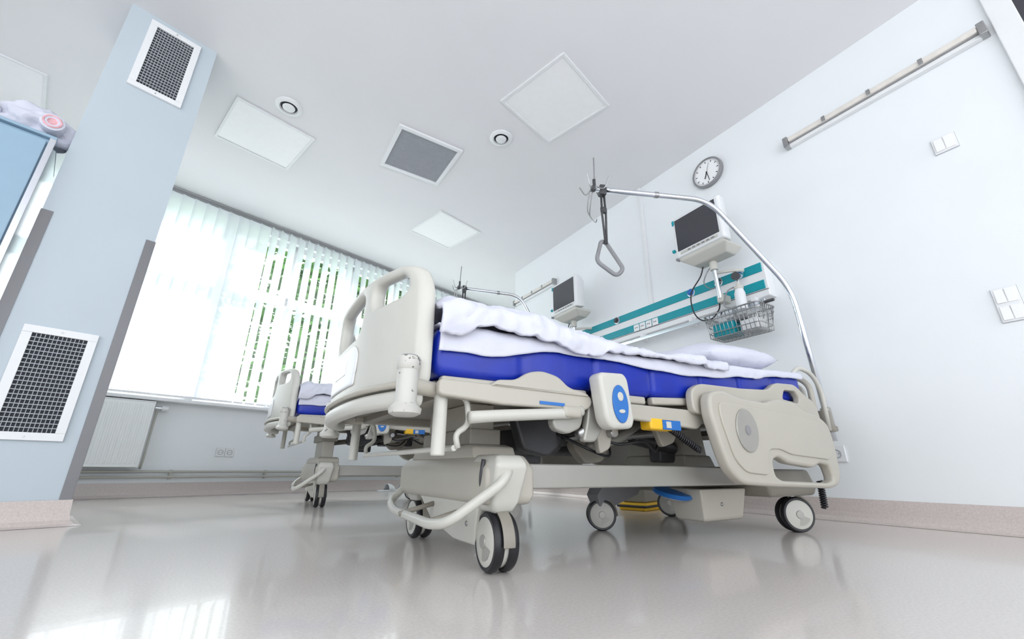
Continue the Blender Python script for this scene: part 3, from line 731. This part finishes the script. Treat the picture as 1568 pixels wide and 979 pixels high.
    hc=ro([(1.78,.245),(1.78,.30),(1.83,.315),(1.90,.29),(2.10,.275),(2.16,.295),(2.24,.285),(2.26,.228),(2.20,.215),(1.83,.226)],.02)
    plate('side_rail',[ol,hc],.045,M_beige,B,Rr,.012)
    ol2=ro([(1.47,.50),(1.47,.44),(1.52,.30),(1.58,.255),(1.73,.245),(1.75,.34),(1.84,.345),(1.92,.325),(2.25,.31),(2.29,.36),(2.28,.44),(2.21,.475),(1.9,.49),(1.6,.50)],.03)
    plate('side_rail_inset',[ol2],.01,M_beige,B,T((0,-.024,0))@Rr,.004)
    plate('side_rail_disc',[ell(1.62,.405,.070,.080)],.008,M_beam,B,T((0,-.031,0))@Rr,.003)
    plate('side_rail_disc_mark',[ell(1.62,.405,.016,.018)],.004,M_grey,B,T((0,-.036,0))@Rr,.001)
    plate('side_rail_upper',[ro([(1.40,.46),(1.40,.545),(1.46,.575),(1.75,.585),(1.95,.60),(2.03,.640),(2.20,.650),(2.27,.61),(2.36,.58),(2.39,.50),(2.37,.44)],.03),
         ro([(2.06,.57),(2.09,.612),(2.19,.617),(2.22,.585),(2.20,.56)],.015)],.03,M_beige,B,T((0,-.03,0))@XZ)
    plate('side_rail_arm',[ro([(1.55,.48),(1.70,.47),(1.68,.30),(1.57,.30)],.02)],.03,M_grey,B,T((0,-.04,0))@XZ)
    plate('side_rail_arm_b',[ro([(2.08,.48),(2.22,.47),(2.20,.34),(2.10,.34)],.02)],.03,M_grey,B,T((0,-.04,0))@XZ)
    plate('side_rail_far',[ol,hc],.045,M_beige,B,T((0,1.03,0))@XZ,.012)
    # head end
    sweep('head_frame_tube',rounded([(2.49,.02,.46),(2.50,.02,.70),(2.50,.10,.755),(2.50,.85,.755),(2.50,.93,.70),(2.49,.93,.46)],.06,8),.014,M_beige,B,14)
    sweep('head_frame_tube_b',rounded([(2.56,.0,.46),(2.55,-.01,.66),(2.48,-.01,.745),(2.36,0,.765),(2.31,.02,.70)],.05,8),.011,M_light,B,14)
    plate('headboard',[ro([(.06,.48),(.06,.69),(.12,.73),(.83,.73),(.89,.69),(.89,.48)],.04)],.03,M_light,B,T((2.53,0,0))@YZ)
    for k,yy in enumerate((.035,.915)):
        lathe('head_bumper_%d'%k,[(0,0),(.04,.002),(.044,.012),(.034,.022),(.033,.10),(.03,.11),(0,.11)],M_beige2,B,(2.62,yy,.455),(0,0,1),32)
        cyl('head_bumper_arm_%d'%k,(2.48,.04+k*.87,.455),(2.62,yy,.47),.018,M_beige2,B)
    mattress(B)
    cover('bed_sheet',B,.408,XE-.008,lambda x:.006,lambda x:.062-.024*sm(.55,.85,x)+.012*math.sin(x*5)+.012*noise.noise(Vector((x*6,0,0))),.008,.007,seed=3)
    cover('folded_duvet',B,.402,1.68,lambda x:.016+.068*(1-sm(.55,1.5,x))*(sm(.39,.46,x)*.5+.5),lambda x:.004+.035*sm(.0,.12,.56-x)+.012*math.sin(x*9)+.014*noise.noise(Vector((x*5,3,0))),.022,.026,seed=11,th=.014,fr=1.25)
    # pillow
    g2=bmesh.new(); n1,n2=36,48
    def pv(i,j,s):
        a=-1+2*i/n1; b_=-1+2*j/n2
        th=(max(0,(1-abs(a)**3.0)*(1-abs(b_)**3.0)))**.5
        x=1.98+a*.31*(1-.07*(b_*b_)); y=.385+b_*.37*(1-.06*a*a)
        z=zt(x)+.076+s*.082*th+.016*noise.noise(Vector((a*2,b_*3,s+5)))*th+.014*ridge(Vector((a*4,b_*5,2)))*th
        return (x,y,z)
    for s in (1,-1):
        V=[[g2.verts.new(pv(i,j,s)) for j in range(n2+1)] for i in range(n1+1)]
        for i in range(n1):
            for j in range(n2): g2.faces.new((V[i][j],V[i+1][j],V[i+1][j+1],V[i][j+1]))
    bmesh.ops.remove_doubles(g2,verts=g2.verts,dist=1e-4)
    finish('pillow',g2,M_sheet,B,smooth=True)
    return B
B1=bed((0,1.02,0))
B2=empty('hospital_bed',(-.08,3.33,0))
RAISE=.12
for ch in list(B1.children):
    o=bpy.data.objects.new(ch.name,ch.data); COL.objects.link(o); o.parent=B2
    if not (ch.name.startswith('base_') or ch.name.startswith('castor')): o.location.z=RAISE
    for md in ch.modifiers:
        n=o.modifiers.new(md.name,md.type)
        for pr in md.bl_rna.properties:
            if not pr.is_readonly and pr.identifier not in ('name','type'):
                try: setattr(n,pr.identifier,getattr(md,pr.identifier))
                except Exception: pass
hull_sections('column_foot_extension',[(.32,.655,.735,.28,.62),(.50,.655,.735,.28,.62)],M_beige,B2,.006)
hull_sections('column_head_extension',[(.32,1.80,1.96,.33,.63),(.50,1.80,1.96,.33,.63)],M_beige,B2,.006)
trapeze(B1,(1.60,.58,1.905),(2.33,.29,1.93))
trapeze(B2,(1.71,.27,1.98),(2.36,.15,2.0))
q=empty('equipment_case',(2.52,2.27,0),.3)
bb('base',-.15,.15,-.1,.1,.0,.05,M_yel,q,.012); bb('wheels_strip',-.16,.16,-.11,.11,.02,.035,M_black,q,.006)
bb('body',-.13,.13,-.085,.085,.05,.30,M_beige2,q,.015); bb('lid',-.14,.14,-.09,.09,.30,.36,M_orange,q,.015)
sweep('handle',rounded([(-.07,0,.36),(-.07,0,.40),(.07,0,.40),(.07,0,.36)],.02),.008,M_orange,q)
# slippers left near the window wall
for k,(x,y,a) in enumerate(((1.62,5.35,.5),(1.80,5.40,.2))):
    s=empty('slipper',(x,y,0),a)
    plate('sole',[ro([(-.13,-.04),(-.14,.02),(-.05,.035),(.08,.05),(.13,.02),(.12,-.035),(.05,-.05)],.04)],.018,M_white,s,T((0,0,.009)),.004)
    bm=bmesh.new(); rr=[]
    for i in range(9):
        t_=i/8; x_=.0+.12*t_; hgt=.055*(1-t_**2)**.5+.018; wd_=.05*(1-.3*t_*t_)
        rr.append([bm.verts.new((x_,wd_*math.cos(math.pi*j/10),.014+hgt*math.sin(math.pi*j/10))) for j in range(11)])
    for a_,b_ in zip(rr,rr[1:]):
        for j in range(10): bm.faces.new((a_[j],a_[j+1],b_[j+1],b_[j]))
    o=finish('strap',bm,M_white,s,smooth=True); sd=o.modifiers.new('s','SOLIDIFY'); sd.thickness=.004
# ------------------------------------------------------------------ camera
f=647.94; pit,rol,yaw=.34,.0085,.5601
F=Vector((math.sin(yaw)*math.cos(pit),math.cos(yaw)*math.cos(pit),math.sin(pit)))
h=Vector((math.cos(yaw),-math.sin(yaw),0)); v=h.cross(F)
X=h*math.cos(rol)+v*math.sin(rol); Y=-h*math.sin(rol)+v*math.cos(rol)
cd=bpy.data.cameras.new('camera'); cam=bpy.data.objects.new('camera',cd); COL.objects.link(cam)
cd.sensor_width=36; cd.lens=36*f/1568; cd.clip_start=.02
Mx=Matrix((X,Y,-F)).transposed().to_4x4(); Mx.translation=(0,0,.26); cam.matrix_world=Mx
scene.camera=cam
# ------------------------------------------------------------------ light
wd=bpy.data.worlds.new('sky'); scene.world=wd; wd.use_nodes=True; nt=wd.node_tree
bgn=nt.nodes['Background']; bgn.inputs['Color'].default_value=(.91,.95,1,1); bgn.inputs['Strength'].default_value=2.9
sn=bpy.data.lights.new('sun','SUN'); sn.energy=15; sn.angle=.05; sn.color=(1,.97,.93)
so=bpy.data.objects.new('sun',sn); COL.objects.link(so)
so.rotation_euler=Vector((.45,-1,-1.0)).to_track_quat('-Z','Y').to_euler()
scene.view_settings.view_transform='Standard'
scene.view_settings.exposure=0
